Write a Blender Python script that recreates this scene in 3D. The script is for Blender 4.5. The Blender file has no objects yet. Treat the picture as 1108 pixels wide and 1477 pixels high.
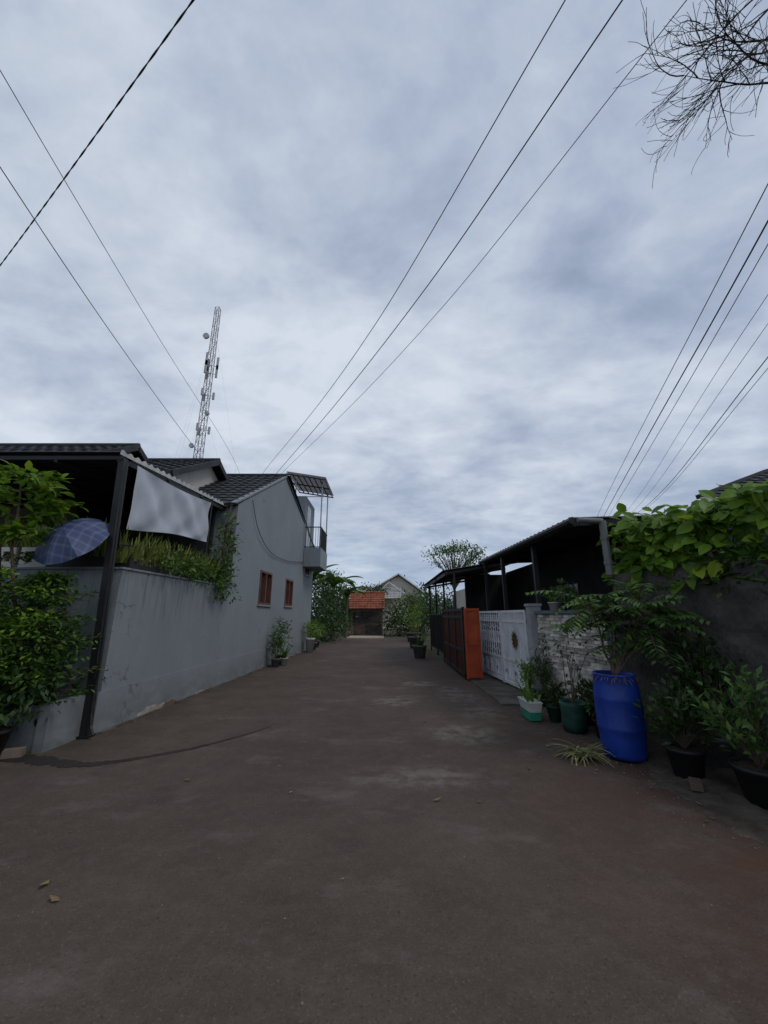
import bpy, math, random
from math import sin, cos, pi, radians
from mathutils import Vector, Matrix
random.seed(7)
V=Vector
scene=bpy.context.scene

# ---------------------------------------------------------------- materials
def nt(name):
    m=bpy.data.materials.new(name); m.use_nodes=True
    n=m.node_tree; return m,n,n.nodes['Principled BSDF']
def lk(n,a,b): n.links.new(a,b)
def M(name,c1,c2=None,scale=3,rough=.8,bump=.15,bscale=40,stretch=(1,1,1),metal=0,spec=.3,lo=.35,hi=.65,rand=0,detail=6):
    m,n,p=nt(name)
    c2=c2 or tuple(x*.75 for x in c1)
    tc=n.nodes.new('ShaderNodeNewGeometry')
    mp=n.nodes.new('ShaderNodeMapping'); mp.inputs['Scale'].default_value=stretch
    lk(n,tc.outputs['Position'],mp.inputs[0])
    nz=n.nodes.new('ShaderNodeTexNoise'); nz.inputs['Scale'].default_value=scale; nz.inputs['Detail'].default_value=detail; nz.inputs['Roughness'].default_value=.6
    lk(n,mp.outputs[0],nz.inputs[0])
    r=n.nodes.new('ShaderNodeValToRGB'); r.color_ramp.elements[0].position=lo; r.color_ramp.elements[1].position=hi
    r.color_ramp.elements[0].color=(*c2,1); r.color_ramp.elements[1].color=(*c1,1)
    lk(n,nz.outputs[0],r.inputs[0])
    out=r.outputs[0]
    if rand:
        hs=n.nodes.new('ShaderNodeHueSaturation'); mr=n.nodes.new('ShaderNodeMapRange')
        mr.inputs[3].default_value=1-rand; mr.inputs[4].default_value=1+rand
        lk(n,tc.outputs['Random Per Island'],mr.inputs[0]); lk(n,mr.outputs[0],hs.inputs['Value']); lk(n,out,hs.inputs['Color']); out=hs.outputs[0]
    lk(n,out,p.inputs['Base Color'])
    p.inputs['Roughness'].default_value=rough; p.inputs['Metallic'].default_value=metal
    p.inputs['Specular IOR Level'].default_value=spec
    if bump:
        b=n.nodes.new('ShaderNodeBump'); b.inputs['Strength'].default_value=bump; b.inputs['Distance'].default_value=.02
        n2=n.nodes.new('ShaderNodeTexNoise'); n2.inputs['Scale'].default_value=bscale; n2.inputs['Detail'].default_value=5
        lk(n,tc.outputs['Position'],n2.inputs[0]); lk(n,n2.outputs[0],b.inputs['Height']); lk(n,b.outputs[0],p.inputs['Normal'])
    return m
def LEAF(name,c1,c2,rough=.5,tr=.3):
    m,n,p=nt(name)
    g=n.nodes.new('ShaderNodeNewGeometry'); r=n.nodes.new('ShaderNodeValToRGB')
    r.color_ramp.elements[0].color=(*c1,1); r.color_ramp.elements[1].color=(*c2,1)
    e=r.color_ramp.elements.new(.93); e.color=(*c2,1); r.color_ramp.elements[2].color=(c2[0]*1.6,c2[1]*1.25,c2[2],1)
    lk(n,g.outputs['Random Per Island'],r.inputs[0]); lk(n,r.outputs[0],p.inputs['Base Color'])
    p.inputs['Roughness'].default_value=rough; p.inputs['Specular IOR Level'].default_value=.35
    t=n.nodes.new('ShaderNodeBsdfTranslucent'); lk(n,r.outputs[0],t.inputs[0])
    mx=n.nodes.new('ShaderNodeMixShader'); mx.inputs[0].default_value=tr
    o=n.nodes['Material Output']; lk(n,p.outputs[0],mx.inputs[1]); lk(n,t.outputs[0],mx.inputs[2]); lk(n,mx.outputs[0],o.inputs[0])
    return m

def grime_wall(name,c,dirt,h0=0.0,h1=.9,streak=.16,drip=False):
    """painted plaster: faint blotches, rain streaks, hairline cracks, dirt near the ground"""
    m,n,p=nt(name)
    g=n.nodes.new('ShaderNodeNewGeometry')
    def noise(sc,st,det=6):
        mp=n.nodes.new('ShaderNodeMapping'); mp.inputs['Scale'].default_value=st
        z=n.nodes.new('ShaderNodeTexNoise'); z.inputs['Scale'].default_value=sc; z.inputs['Detail'].default_value=det
        lk(n,g.outputs['Position'],mp.inputs[0]); lk(n,mp.outputs[0],z.inputs[0]); return z.outputs[0]
    def mr(v,a,b,c_,d):
        x=n.nodes.new('ShaderNodeMapRange'); x.inputs[1].default_value=a;x.inputs[2].default_value=b;x.inputs[3].default_value=c_;x.inputs[4].default_value=d
        lk(n,v,x.inputs[0]); return x.outputs[0]
    def mul(a,b):
        x=n.nodes.new('ShaderNodeMath'); x.operation='MULTIPLY'; lk(n,a,x.inputs[0]); lk(n,b,x.inputs[1]); return x.outputs[0]
    def mx(f,a,b):
        x=n.nodes.new('ShaderNodeMix'); x.data_type='RGBA'; lk(n,f,x.inputs[0])
        for i,q in ((6,a),(7,b)):
            if isinstance(q,tuple): x.inputs[i].default_value=(*q,1)
            else: lk(n,q,x.inputs[i])
        return x.outputs[2]
    base=mx(mr(noise(.8,(1,1,1)),.3,.7,0,1),tuple(k*.90 for k in c),tuple(k*1.07 for k in c))
    base=mx(mr(noise(5,(1,1,1),9),.55,.75,0,.25),base,tuple(k*1.25 for k in c))
    st=mr(noise(2.2,(5,5,.5)),.5,.8,0,streak)
    base=mx(st,base,dirt)
    s=n.nodes.new('ShaderNodeSeparateXYZ'); lk(n,g.outputs['Position'],s.inputs[0])
    low=mul(mr(s.outputs[2],h0,h1*.6,.8,0),mr(noise(4,(1,1,2)),.35,.6,.1,1))
    base=mx(low,base,dirt)
    if drip:
        dr=mul(mr(s.outputs[2],1.1,2.15,0,.8),mr(noise(3.5,(6,6,.3),7),.50,.72,0,1))
        base=mx(dr,base,tuple(k*.5 for k in dirt))
    # hairline cracks
    nn_=n.nodes.new('ShaderNodeTexNoise'); nn_.inputs['Scale'].default_value=3; nn_.inputs['Detail'].default_value=6; lk(n,g.outputs['Position'],nn_.inputs[0])
    va=n.nodes.new('ShaderNodeVectorMath'); va.operation='SCALE'; va.inputs['Scale'].default_value=.5; lk(n,nn_.outputs['Color'],va.inputs[0])
    vb=n.nodes.new('ShaderNodeVectorMath'); vb.operation='ADD'; lk(n,va.outputs[0],vb.inputs[0]); lk(n,g.outputs['Position'],vb.inputs[1])
    vo=n.nodes.new('ShaderNodeTexVoronoi'); vo.feature='DISTANCE_TO_EDGE'; vo.inputs['Scale'].default_value=.55; lk(n,vb.outputs[0],vo.inputs['Vector'])
    cr=mul(mr(vo.outputs['Distance'],0,.006,.6,0),mr(noise(1.3,(1,1,1)),.5,.58,0,1))
    base=mx(cr,base,tuple(k*.4 for k in dirt))
    lk(n,base,p.inputs['Base Color']); p.inputs['Roughness'].default_value=.75; p.inputs['Specular IOR Level'].default_value=.3
    b=n.nodes.new('ShaderNodeBump'); b.inputs['Strength'].default_value=.25; b.inputs['Distance'].default_value=.012
    lk(n,noise(14,(1,1,1)),b.inputs['Height']); lk(n,b.outputs[0],p.inputs['Normal'])
    return m

greywall=grime_wall('grey_painted_plaster',(.205,.226,.243),(.13,.135,.13),0,.9)
yardwall=grime_wall('grey_stained_plaster',(.205,.226,.243),(.12,.122,.115),0,1.0,.2,True)
creamwall=grime_wall('cream_plaster',(.5,.48,.42),(.3,.28,.24))
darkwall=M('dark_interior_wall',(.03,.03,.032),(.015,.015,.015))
concrete=M('rough_concrete',(.125,.117,.106),(.04,.037,.033),scale=2.2,rough=.95,bump=1,bscale=12,lo=.28,hi=.75,detail=12)
concrete2=M('pavement_concrete',(.13,.115,.10),(.06,.05,.043),scale=2.5,rough=.95,bump=.5,bscale=25,detail=10)
steel_dark=M('dark_painted_steel',(.022,.022,.024),rough=.5,bump=.05)
steel_grey=M('galvanised_steel',(.35,.36,.38),(.25,.25,.27),rough=.45,metal=.5,bump=.05)
white_paint=M('white_painted_steel',(.74,.75,.77),(.56,.56,.56),scale=4,rough=.45,bump=.03)
rooftile=M('dark_roof_tile',(.05,.053,.058),(.028,.029,.032),scale=3,rough=.75)
rooftile_red=M('red_roof_tile',(.34,.10,.05),(.13,.045,.03),scale=3.5,rough=.85)
corr=M('corrugated_sheet',(.05,.054,.058),(.03,.03,.032),rough=.5,bump=.05)
corr_pale=M('pale_trim',(.5,.5,.48),(.3,.3,.28),rough=.7)
orange=M('orange_painted_steel',(.46,.078,.02),(.30,.05,.018),scale=3,rough=.5,bump=.06)
redbar=M('brown_red_painted_steel',(.10,.022,.014),(.06,.015,.01),rough=.55,bump=.04)
wood=M('brown_window_frame',(.15,.05,.03),(.08,.03,.02),rough=.5)
glass,_n,_p=nt('window_glass'); _p.inputs['Base Color'].default_value=(.03,.035,.04,1); _p.inputs['Roughness'].default_value=.06; _p.inputs['Specular IOR Level'].default_value=.9
bark=M('bark',(.16,.12,.085),(.07,.05,.035),scale=12,rough=.9,bump=.5)
barkdark=M('twig_bark',(.04,.034,.03),(.025,.02,.018),rough=.9,bump=0)
soil=M('soil',(.065,.045,.032),(.035,.025,.018),scale=6,rough=1,bump=.8,bscale=20)
drumblue=M('blue_plastic',(.010,.046,.30),(.006,.026,.17),scale=5,rough=.45,bump=.08,spec=.4,lo=.3,hi=.6,detail=10)
blackpot=M('black_plastic',(.02,.02,.02),rough=.5)
greypot=M('grey_cement_pot',(.15,.16,.16),(.08,.085,.08),scale=6,rough=.85,bump=.3)
greenbag=M('green_growbag',(.02,.075,.055),(.012,.04,.03),scale=8,rough=.6)
greenplastic=M('green_plastic',(.03,.26,.16),rough=.4,bump=0)
whiteplastic=M('white_plastic',(.60,.61,.59),(.45,.45,.42),rough=.5,bump=0)
terracotta=M('terracotta',(.20,.095,.06),(.11,.06,.045),rough=.9)
cable=M('black_cable',(.035,.035,.037),rough=.6,bump=0)
cloth=M('white_banner_cloth',(.45,.48,.53),(.34,.365,.41),scale=1.6,rough=.8,bump=.25,bscale=6)
stone=M('ledge_stone',(.62,.58,.51),(.36,.33,.29),scale=9,rough=.9,bump=.6,bscale=35,rand=.45)
L_dark=LEAF('leaf_dark',(.02,.046,.012),(.046,.095,.02))
L_mid=LEAF('leaf_mid',(.032,.078,.014),(.09,.175,.025))
L_bright=LEAF('leaf_bright',(.075,.165,.015),(.20,.34,.03),tr=.4)
L_snake=LEAF('leaf_snake',(.06,.095,.02),(.22,.26,.055),tr=.15)
L_fern=LEAF('leaf_fern',(.045,.10,.022),(.10,.19,.045))
L_far=LEAF('leaf_far',(.025,.052,.018),(.06,.11,.03))
L_dry=LEAF('leaf_dry',(.12,.075,.035),(.26,.19,.08),tr=.1)

# ---------------------------------------------------------------- mesh builder
class MB:
    def __init__(s): s.v=[]; s.f=[]; s.m=[]; s.mi=0
    def add(s,vs,fs):
        o=len(s.v); s.v+= [tuple(x) for x in vs]; s.f+=[tuple(i+o for i in f) for f in fs]; s.m+=[s.mi]*len(fs); return s
    def box(s,x0,x1,y0,y1,z0,z1,fn=None):
        vs=[V((x,y,z)) for x in(x0,x1) for y in(y0,y1) for z in(z0,z1)]
        if fn: vs=[fn(p) for p in vs]
        return s.add(vs,[(0,1,3,2),(4,6,7,5),(0,4,5,1),(2,3,7,6),(0,2,6,4),(1,5,7,3)])
    def obox(s,c,sz,rot):
        c=V(c); vs=[c+rot@V((x*sz[0]/2,y*sz[1]/2,z*sz[2]/2)) for x in(-1,1) for y in(-1,1) for z in(-1,1)]
        return s.add(vs,[(0,1,3,2),(4,6,7,5),(0,4,5,1),(2,3,7,6),(0,2,6,4),(1,5,7,3)])
    def beam(s,p0,p1,w,h):
        p0=V(p0);p1=V(p1);d=(p1-p0); L=d.length; q=d.to_track_quat('Y','Z').to_matrix()
        return s.obox((p0+p1)/2,(w,L,h),q)
    def tube(s,pts,rs,n=6,cap=True):
        pts=[V(p) for p in pts]; 
        if not isinstance(rs,(list,tuple)): rs=[rs]*len(pts)
        vs=[];up=None
        for i,p in enumerate(pts):
            d=(pts[min(i+1,len(pts)-1)]-pts[max(i-1,0)]); 
            if d.length<1e-9: d=V((0,0,1))
            d.normalize()
            if up is None: up=d.orthogonal().normalized()
            up=(up-d*up.dot(d)); up= up.normalized() if up.length>1e-6 else d.orthogonal().normalized()
            b=d.cross(up)
            for k in range(n):
                a=2*pi*k/n; vs.append(p+(up*cos(a)+b*sin(a))*rs[i])
        fs=[(i*n+k,i*n+(k+1)%n,(i+1)*n+(k+1)%n,(i+1)*n+k) for i in range(len(pts)-1) for k in range(n)]
        if cap: fs+= [tuple(range(n))[::-1],tuple((len(pts)-1)*n+k for k in range(n))]
        return s.add(vs,fs)
    def lathe(s,c,prof,n=24,sx=1,sy=1):
        c=V(c); vs=[c+V((r*cos(2*pi*k/n)*sx,r*sin(2*pi*k/n)*sy,z)) for r,z in prof for k in range(n)]
        fs=[(i*n+k,i*n+(k+1)%n,(i+1)*n+(k+1)%n,(i+1)*n+k) for i in range(len(prof)-1) for k in range(n)]
        return s.add(vs,fs)
    def grid(s,fn,nu,nv):
        vs=[fn(i/nu,j/nv) for i in range(nu+1) for j in range(nv+1)]
        fs=[(i*(nv+1)+j,(i+1)*(nv+1)+j,(i+1)*(nv+1)+j+1,i*(nv+1)+j+1) for i in range(nu) for j in range(nv)]
        return s.add(vs,fs)
    def leaf(s,b,d,nrm,L,W,fold=.25,droop=.15):
        b=V(b); d=V(d).normalized(); side=d.cross(nrm)
        if side.length<1e-5: side=d.orthogonal()
        side.normalize(); n=side.cross(d)
        mid=b+d*L*.5-n*W*fold*.5; tip=b+d*L-n*L*droop
        l=b+d*L*.45+side*W*.5; r=b+d*L*.45-side*W*.5
        return s.add([b,l,tip,r,mid],[(0,4,1),(1,4,2),(0,3,4),(3,2,4)])
    def bleaf(s,b,d,nrm,L,W,droop=.3):
        """broad rounded leaf, folded on its midrib"""
        b=V(b); d=V(d).normalized(); side=d.cross(nrm)
        if side.length<1e-5: side=d.orthogonal()
        side.normalize(); n=side.cross(d); vs=[]
        for t,w in((0,.1),(.22,.85),(.5,1),(.78,.62),(1,.03)):
            c=b+d*L*t-n*L*droop*t*t; vs+=[c+side*W*.5*w+n*W*.12*w,c,c-side*W*.5*w+n*W*.12*w]
        fs=[]
        for i in range(4): a=i*3; fs+=[(a,a+1,a+4,a+3),(a+1,a+2,a+5,a+4)]
        return s.add(vs,fs)
    def blade(s,b,d,L,W,droop,segs=6,taper=1.0,wave=0):
        """long arching leaf with a midrib fold"""
        b=V(b); d=V(d).normalized(); side=d.cross(V((0,0,1)))
        if side.length<1e-3: side=V((random.uniform(-1,1),random.uniform(-1,1),0))
        side.normalize(); p=b.copy(); vs=[]
        for i in range(segs+1):
            t=i/segs; w=W*.5*(math.sin(pi*min(1,t*.93+.07))**.6 if taper else (1-t**3))
            if i==segs: w=.002
            up=side.cross(d).normalized()
            ww=1+wave*random.uniform(-1,1)
            vs+=[p+side*w*ww+up*w*.35,p,p-side*w*ww+up*w*.35]
            p=p+d*L/segs; d=(d-V((0,0,droop/segs))).normalized()
        fs=[]
        for i in range(segs):
            a=i*3; fs+=[(a,a+1,a+4,a+3),(a+1,a+2,a+5,a+4)]
        return s.add(vs,fs)
    def obj(s,name,mats,parent=None,smooth=False,keep=False):
        if not isinstance(mats,(list,tuple)): mats=[mats]
        vs=s.v; o=V((0,0,0))
        if parent is None and not keep:
            xs=[v[0] for v in vs]; ys=[v[1] for v in vs]; zs=[v[2] for v in vs]
            o=V(((min(xs)+max(xs))/2,(min(ys)+max(ys))/2,min(zs)))
        me=bpy.data.meshes.new(name); me.from_pydata([(v[0]-o.x,v[1]-o.y,v[2]-o.z) for v in vs],[],s.f)
        for m in mats: me.materials.append(m)
        me.polygons.foreach_set('material_index',s.m)
        if smooth: me.polygons.foreach_set('use_smooth',[True]*len(s.f))
        me.update()
        ob=bpy.data.objects.new(name,me); scene.collection.objects.link(ob); ob.location=o
        if parent: ob.parent=parent; ob.matrix_parent_inverse=Matrix.Translation(-parent.location)
        return ob
def E(name,loc=(0,0,0)):
    e=bpy.data.objects.new(name,None); e.location=loc; e.empty_display_size=.3; scene.collection.objects.link(e); return e
R=random.uniform
def rdir(up=0):
    while 1:
        d=V((R(-1,1),R(-1,1),R(-1,1)))
        if .05<d.length<1: d.normalize(); d.z+=up; return d.normalized()
def clumps(mb,c,rad,k,n,size,cl=.3,flat=1.0,up=.5,asp=.45):
    c=V(c)
    for _ in range(k):
        d=rdir()*(R(.25,1)**.5); p=c+V((d.x*rad[0],d.y*rad[1],d.z*rad[2])); cs=cl*R(.6,1.3)
        for _ in range(n):
            q=p+V((random.gauss(0,.5)*cs,random.gauss(0,.5)*cs,random.gauss(0,.5)*cs*flat))
            dd=(q-p); dd= dd.normalized() if dd.length>.01 else rdir()
            dd=(dd+rdir()*.7).normalized(); L=size*R(.6,1.3)
            mb.leaf(q,dd,(V((0,0,1))+rdir()*.8).normalized(),L,L*asp)
def stem(mb,p0,p1,r0,r1,wob=.05,n=6,seg=6):
    p0=V(p0);p1=V(p1); pts=[]
    for i in range(seg+1):
        t=i/seg; p=p0.lerp(p1,t)
        if 0<i<seg: p=p+V((R(-wob,wob),R(-wob,wob),0))
        pts.append(p)
    mb.tube(pts,[r0+(r1-r0)*i/seg for i in range(seg+1)],n); return pts
def frond(mb,b,d,L,pairs,ll,lw,droop,rm=0,lm=1):
    b=V(b);d=V(d).normalized();p=b.copy();pts=[p.copy()];ds=[d.copy()]
    for i in range(pairs):
        p=p+d*L/pairs; d=(d-V((0,0,droop/pairs))).normalized(); pts.append(p.copy()); ds.append(d.copy())
    mb.mi=rm; mb.tube(pts,[.006*(1-i/(len(pts)))+.001 for i in range(len(pts))],4,False)
    mb.mi=lm
    for i in range(2,len(pts)):
        sd=ds[i].cross(V((0,0,1))); 
        if sd.length<.01: continue
        sd.normalize(); k=sin(pi*min(1,(i/len(pts))*.8+.2))
        for s_ in(-1,1):
            dd=(sd*s_+ds[i]*.5+V((0,0,R(-.35,.1)))).normalized()
            mb.leaf(pts[i],dd,V((0,0,1))+rdir()*.3,ll*(.5+.6*k)*R(.85,1.1),lw,.2,.2)
def pot(mb,c,r,h,n=20,rim=True):
    pr=[(0,0),(r*.72,0),(r*.97,h*.88),(r*1.06,h*.88),(r*1.08,h),(r*.95,h),(r*.92,h*.93)]
    mb.lathe(c,pr,n)
    return V(c)+V((0,0,h*.93))
def disc(mb,c,r,n=20):
    c=V(c); mb.add([c]+[c+V((r*cos(2*pi*k/n),r*sin(2*pi*k/n),R(-.01,.01))) for k in range(n)],[(0,1+k,1+(k+1)%n) for k in range(n)])
def catmull(P,seg=10):
    P=[V(p) for p in P]; Q=[P[0]*2-P[1]]+P+[P[-1]*2-P[-2]]; out=[]
    for i in range(1,len(Q)-2):
        a,b,c,d=Q[i-1:i+3]
        L=(c-b).length; t1=((b-a)/max((b-a).length,1e-6)+(c-b)/L)*.5*L; t2=((c-b)/L+(d-c)/max((d-c).length,1e-6))*.5*L
        for k in range(seg):
            t=k/seg; t2_=t*t; t3=t2_*t
            out.append(b*(2*t3-3*t2_+1)+t1*(t3-2*t2_+t)+c*(-2*t3+3*t2_)+t2*(t3-t2_))
    out.append(P[-1]); return out

# ---------------------------------------------------------------- ground + road
mb=MB(); mb.add([(-600,-300,0),(600,-300,0),(600,900,0),(-600,900,0)],[(0,1,2,3)])
gm=M('ground_soil_grass',(.06,.075,.025),(.06,.045,.03),scale=.8,rough=1,bump=.4)
mb.obj('ground',gm)
am,n,p=nt('asphalt')
g=n.nodes.new('ShaderNodeNewGeometry')
def N(sc,det=6,st=(1,1,1),ro=.6):
    mp=n.nodes.new('ShaderNodeMapping'); mp.inputs['Scale'].default_value=st
    z=n.nodes.new('ShaderNodeTexNoise'); z.inputs['Scale'].default_value=sc; z.inputs['Detail'].default_value=det; z.inputs['Roughness'].default_value=ro
    lk(n,g.outputs['Position'],mp.inputs[0]); lk(n,mp.outputs[0],z.inputs[0]); return z.outputs[0]
def MRg(v,a,b,c,d):
    x=n.nodes.new('ShaderNodeMapRange'); x.inputs[1].default_value=a;x.inputs[2].default_value=b;x.inputs[3].default_value=c;x.inputs[4].default_value=d
    lk(n,v,x.inputs[0]); return x.outputs[0]
def MT(op,a,b):
    x=n.nodes.new('ShaderNodeMath'); x.operation=op
    for i,q in((0,a),(1,b)):
        if isinstance(q,(int,float)): x.inputs[i].default_value=q
        else: lk(n,q,x.inputs[i])
    return x.outputs[0]
def MXc(f,a,b):
    x=n.nodes.new('ShaderNodeMix'); x.data_type='RGBA'; lk(n,f,x.inputs[0])
    for i,q in ((6,a),(7,b)):
        if isinstance(q,tuple): x.inputs[i].default_value=(*q,1)
        else: lk(n,q,x.inputs[i])
    return x.outputs[2]
def blob(cx,cy,rx,ry):
    s=n.nodes.new('ShaderNodeVectorMath'); s.operation='SUBTRACT'; s.inputs[1].default_value=(cx,cy,0); lk(n,g.outputs['Position'],s.inputs[0])
    d=n.nodes.new('ShaderNodeVectorMath'); d.operation='DIVIDE'; d.inputs[1].default_value=(rx,ry,1); lk(n,s.outputs[0],d.inputs[0])
    l=n.nodes.new('ShaderNodeVectorMath'); l.operation='LENGTH'; lk(n,d.outputs[0],l.inputs[0])
    return MRg(l.outputs['Value'],.3,1.1,1,0)
col=MXc(MRg(N(.45,5),.35,.65,0,1),(.074,.053,.043),(.104,.078,.064))
col=MXc(MRg(N(2.2,7),.42,.70,0,.7),col,(.062,.044,.036))
col=MXc(MRg(N(9,8,(1,1,1),.7),.48,.75,0,.4),col,(.14,.11,.093))
col=MXc(MRg(N(90,3),.56,.74,0,.6),col,(.18,.15,.13))
col=MXc(MRg(N(70,3),.28,.44,.65,0),col,(.035,.026,.021))
dust=None
for b in ((1.05,5.6,.6,.55),(.35,4.2,.85,.32),(.75,9.4,.55,.4),(.2,7.6,.5,.6),(1.5,8.2,.5,1.2),(-.6,27,3,3),(1.6,6.7,.5,.6)):
    q=blob(*b); dust=q if dust is None else MT('MAXIMUM',dust,q)
dust=MT('MULTIPLY',dust,MRg(N(4.5,9),.38,.66,0,.85))
dust=MT('MAXIMUM',dust,MRg(N(1.1,10,(1,1.6,1),.68),.55,.76,0,.55))
col=MXc(dust,col,(.21,.18,.155))
s=n.nodes.new('ShaderNodeSeparateXYZ'); lk(n,g.outputs['Position'],s.inputs[0])
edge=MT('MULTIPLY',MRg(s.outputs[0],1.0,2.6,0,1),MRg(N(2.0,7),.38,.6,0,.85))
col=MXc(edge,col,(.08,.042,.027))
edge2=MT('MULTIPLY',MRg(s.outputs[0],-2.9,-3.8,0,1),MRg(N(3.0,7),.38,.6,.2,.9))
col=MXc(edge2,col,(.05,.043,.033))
lk(n,col,p.inputs['Base Color']); p.inputs['Roughness'].default_value=.88; p.inputs['Specular IOR Level'].default_value=.2
b=n.nodes.new('ShaderNodeBump'); b.inputs['Strength'].default_value=.8; b.inputs['Distance'].default_value=.012
lk(n,MT('ADD',N(80,4),MT('MULTIPLY',N(6,4),1.8)),b.inputs['Height']); lk(n,b.outputs[0],p.inputs['Normal'])
mb=MB()
def edgeL(y): return -3.86+.0286*(y-5.57)+.08
ys=[4.85+i*.5 for i in range(52)]
L=[(-14,-15),(-14,4.3),(-4.2,4.55)]+[(edgeL(y),y) for y in ys]
Rr=[(2.6+.06*sin(y*3.1)+.04*sin(y*7.7) if y<9.5 else (2.0 if y<14 else 1.7)+.05*sin(y*2.3),y) for y in [-15,-5,1,1.5,2,2.4,2.8,3.2,3.6,4,4.4]+ys]
poly=L+Rr[::-1]
mb.add([(x,y,.004) for x,y in poly],[tuple(range(len(poly)))[::-1]])
mb.obj('asphalt_road',am)
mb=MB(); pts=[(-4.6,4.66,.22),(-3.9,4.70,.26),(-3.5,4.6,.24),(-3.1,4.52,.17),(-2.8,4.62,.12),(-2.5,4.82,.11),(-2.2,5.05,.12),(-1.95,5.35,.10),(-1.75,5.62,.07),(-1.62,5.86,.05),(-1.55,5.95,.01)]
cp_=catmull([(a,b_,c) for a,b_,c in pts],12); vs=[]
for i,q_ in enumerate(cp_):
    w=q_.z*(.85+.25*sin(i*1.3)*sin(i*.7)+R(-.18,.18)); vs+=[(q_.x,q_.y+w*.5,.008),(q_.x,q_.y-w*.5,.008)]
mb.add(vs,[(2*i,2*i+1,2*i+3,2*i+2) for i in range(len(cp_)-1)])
mb.obj('dark_streak',M('dark_asphalt',(.034,.025,.022),(.022,.016,.014),rough=.6,bump=.5,bscale=90))  # darker, smoother strip laid just above the road, tapering to the right

mb=MB()
def vg(u,v):
    y=-3+u*13; x0=2.45+.07*sin(y*3)+.05*sin(y*9)+.03*sin(y*23); x=x0+v*2.3; k=min(1,v*5)
    return V((x,y,-.012+.06*k+.018*sin(x*9)*sin(y*7)*k+.01*sin(x*31+y*17)*k))
mb.grid(vg,200,24); mb.obj('dirt_verge',M('verge_soil',(.10,.082,.066),(.035,.027,.02),scale=4,rough=1,bump=1,bscale=22,detail=9),smooth=True)
mb=MB(); mb.box(2.02,2.9,7.2,14.0,-.02,.035); mb.obj('driveway_apron',concrete2)
mb=MB()
for i in range(22):
    y=5.6+i*.6; mb.box(edgeL(y)-.14,edgeL(y)+.10+R(-.03,.03),y,y+.595,-.02,.02+R(0,.01))
mb.obj('concrete_edging',concrete2)
mb=MB()
def stone_(x,y,r,z=.006):
    vs=[V((x,y,z))+V((cos(a)*r*R(.6,1.2),sin(a)*r*R(.6,1.2),0)) for a in [k*pi/2.5+R(-.3,.3) for k in range(5)]]; vs.append(V((x+R(-.3,.3)*r,y,z+r*R(.5,.9))))
    mb.add(vs,[(k,(k+1)%5,5) for k in range(5)])
for i in range(900): stone_(R(-3.4,2.6),R(1.3,12),R(.003,.009))
for i in range(420):
    y=R(2,7); stone_(2.55+random.gauss(0,.15),y,R(.004,.012))
for i in range(250):
    y=R(5,15); stone_(edgeL(y)+.15+abs(random.gauss(0,.1)),y,R(.005,.014))
mb.obj('loose_gravel',M('gravel',(.16,.135,.12),(.07,.055,.045),scale=20,bump=0,rand=.4))

# ---------------------------------------------------------------- LEFT: grey building
WX=lambda y:-3.77+.0286*(y-5.57)
gb=E('grey_house',(WX(9.3),9.3,0))
top=lambda y: 4.2+(y-9.3)*(2.1/3.9) if y<=13.2 else 6.3-(y-13.2)*.31
wins=[(11.3,12.4,1.80,2.78),(14.0,15.0,1.82,2.78),(16.9,17.7,3.2,3.8)]
mb=MB()
cuts=sorted([9.3,13.2,18.5]+[w[0] for w in wins]+[w[1] for w in wins])
for a,b_ in zip(cuts,cuts[1:]):
    w=[w for w in wins if w[0]<=a+1e-6 and w[1]>=b_-1e-6]
    def q(z0a,z0b,z1a,z1b): mb.add([(WX(a),a,z0a),(WX(b_),b_,z0b),(WX(b_),b_,z1b),(WX(a),a,z1a)],[(0,1,2,3)])
    if w:
        w=w[0]; q(0,0,w[2],w[2]); q(w[3],w[3],top(a),top(b_))
    else: q(0,0,top(a),top(b_))
for y0,y1,z0,z1 in wins:
    D=.12
    for (ya,za),(yb,zb) in (((y0,z0),(y1,z0)),((y1,z0),(y1,z1)),((y1,z1),(y0,z1)),((y0,z1),(y0,z0))):
        mb.add([(WX(ya),ya,za),(WX(yb),yb,zb),(WX(yb)-D,yb,zb),(WX(ya)-D,ya,za)],[(0,1,2,3)])
mb.box(-9.8,WX(9.3)-.003,9.3,9.45,0,4.15); mb.box(-9.8,WX(18.5)-.003,18.35,18.5,0,4.6)
mb.add([(WX(y)-.35,y,z) for y,z in((9.5,0),(18.3,0),(18.3,4.5),(13.2,6.1),(9.5,4.1))],[(0,1,2,3,4)])
mb.obj('walls',greywall,gb)
mb=MB(); 
def sk(pv): return V((WX(pv.y)+pv.x,pv.y,pv.z))
mb.box(.004,.022,5.5,18.5,0,.52,sk); mb.obj('skirting',greywall,gb)
mb=MB(); gl=MB(); sill=MB()
for y0,y1,z0,z1 in wins:
    fw=.06
    def fb(ya,yb,za,zb): mb.box(-.09,.02,ya,yb,za,zb,sk)
    fb(y0,y1,z0,z0+fw); fb(y0,y1,z1-fw,z1); fb(y0,y0+fw,z0+fw,z1-fw); fb(y1-fw,y1,z0+fw,z1-fw)
    ym=(y0+y1)/2; fb(ym-.03,ym+.03,z0+fw,z1-fw)
    gl.add([(WX(y)-.07,y,z) for y,z in((y0,z0),(y1,z0),(y1,z1),(y0,z1))],[(0,1,2,3)])
    sill.box(.002,.05,y0-.05,y1+.05,z0-.05,z0-.004,sk)
mb.obj('window_frames',wood,gb); gl.obj('window_glass',glass,gb); sill.obj('window_sills',greywall,gb)
mb=MB()
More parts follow.
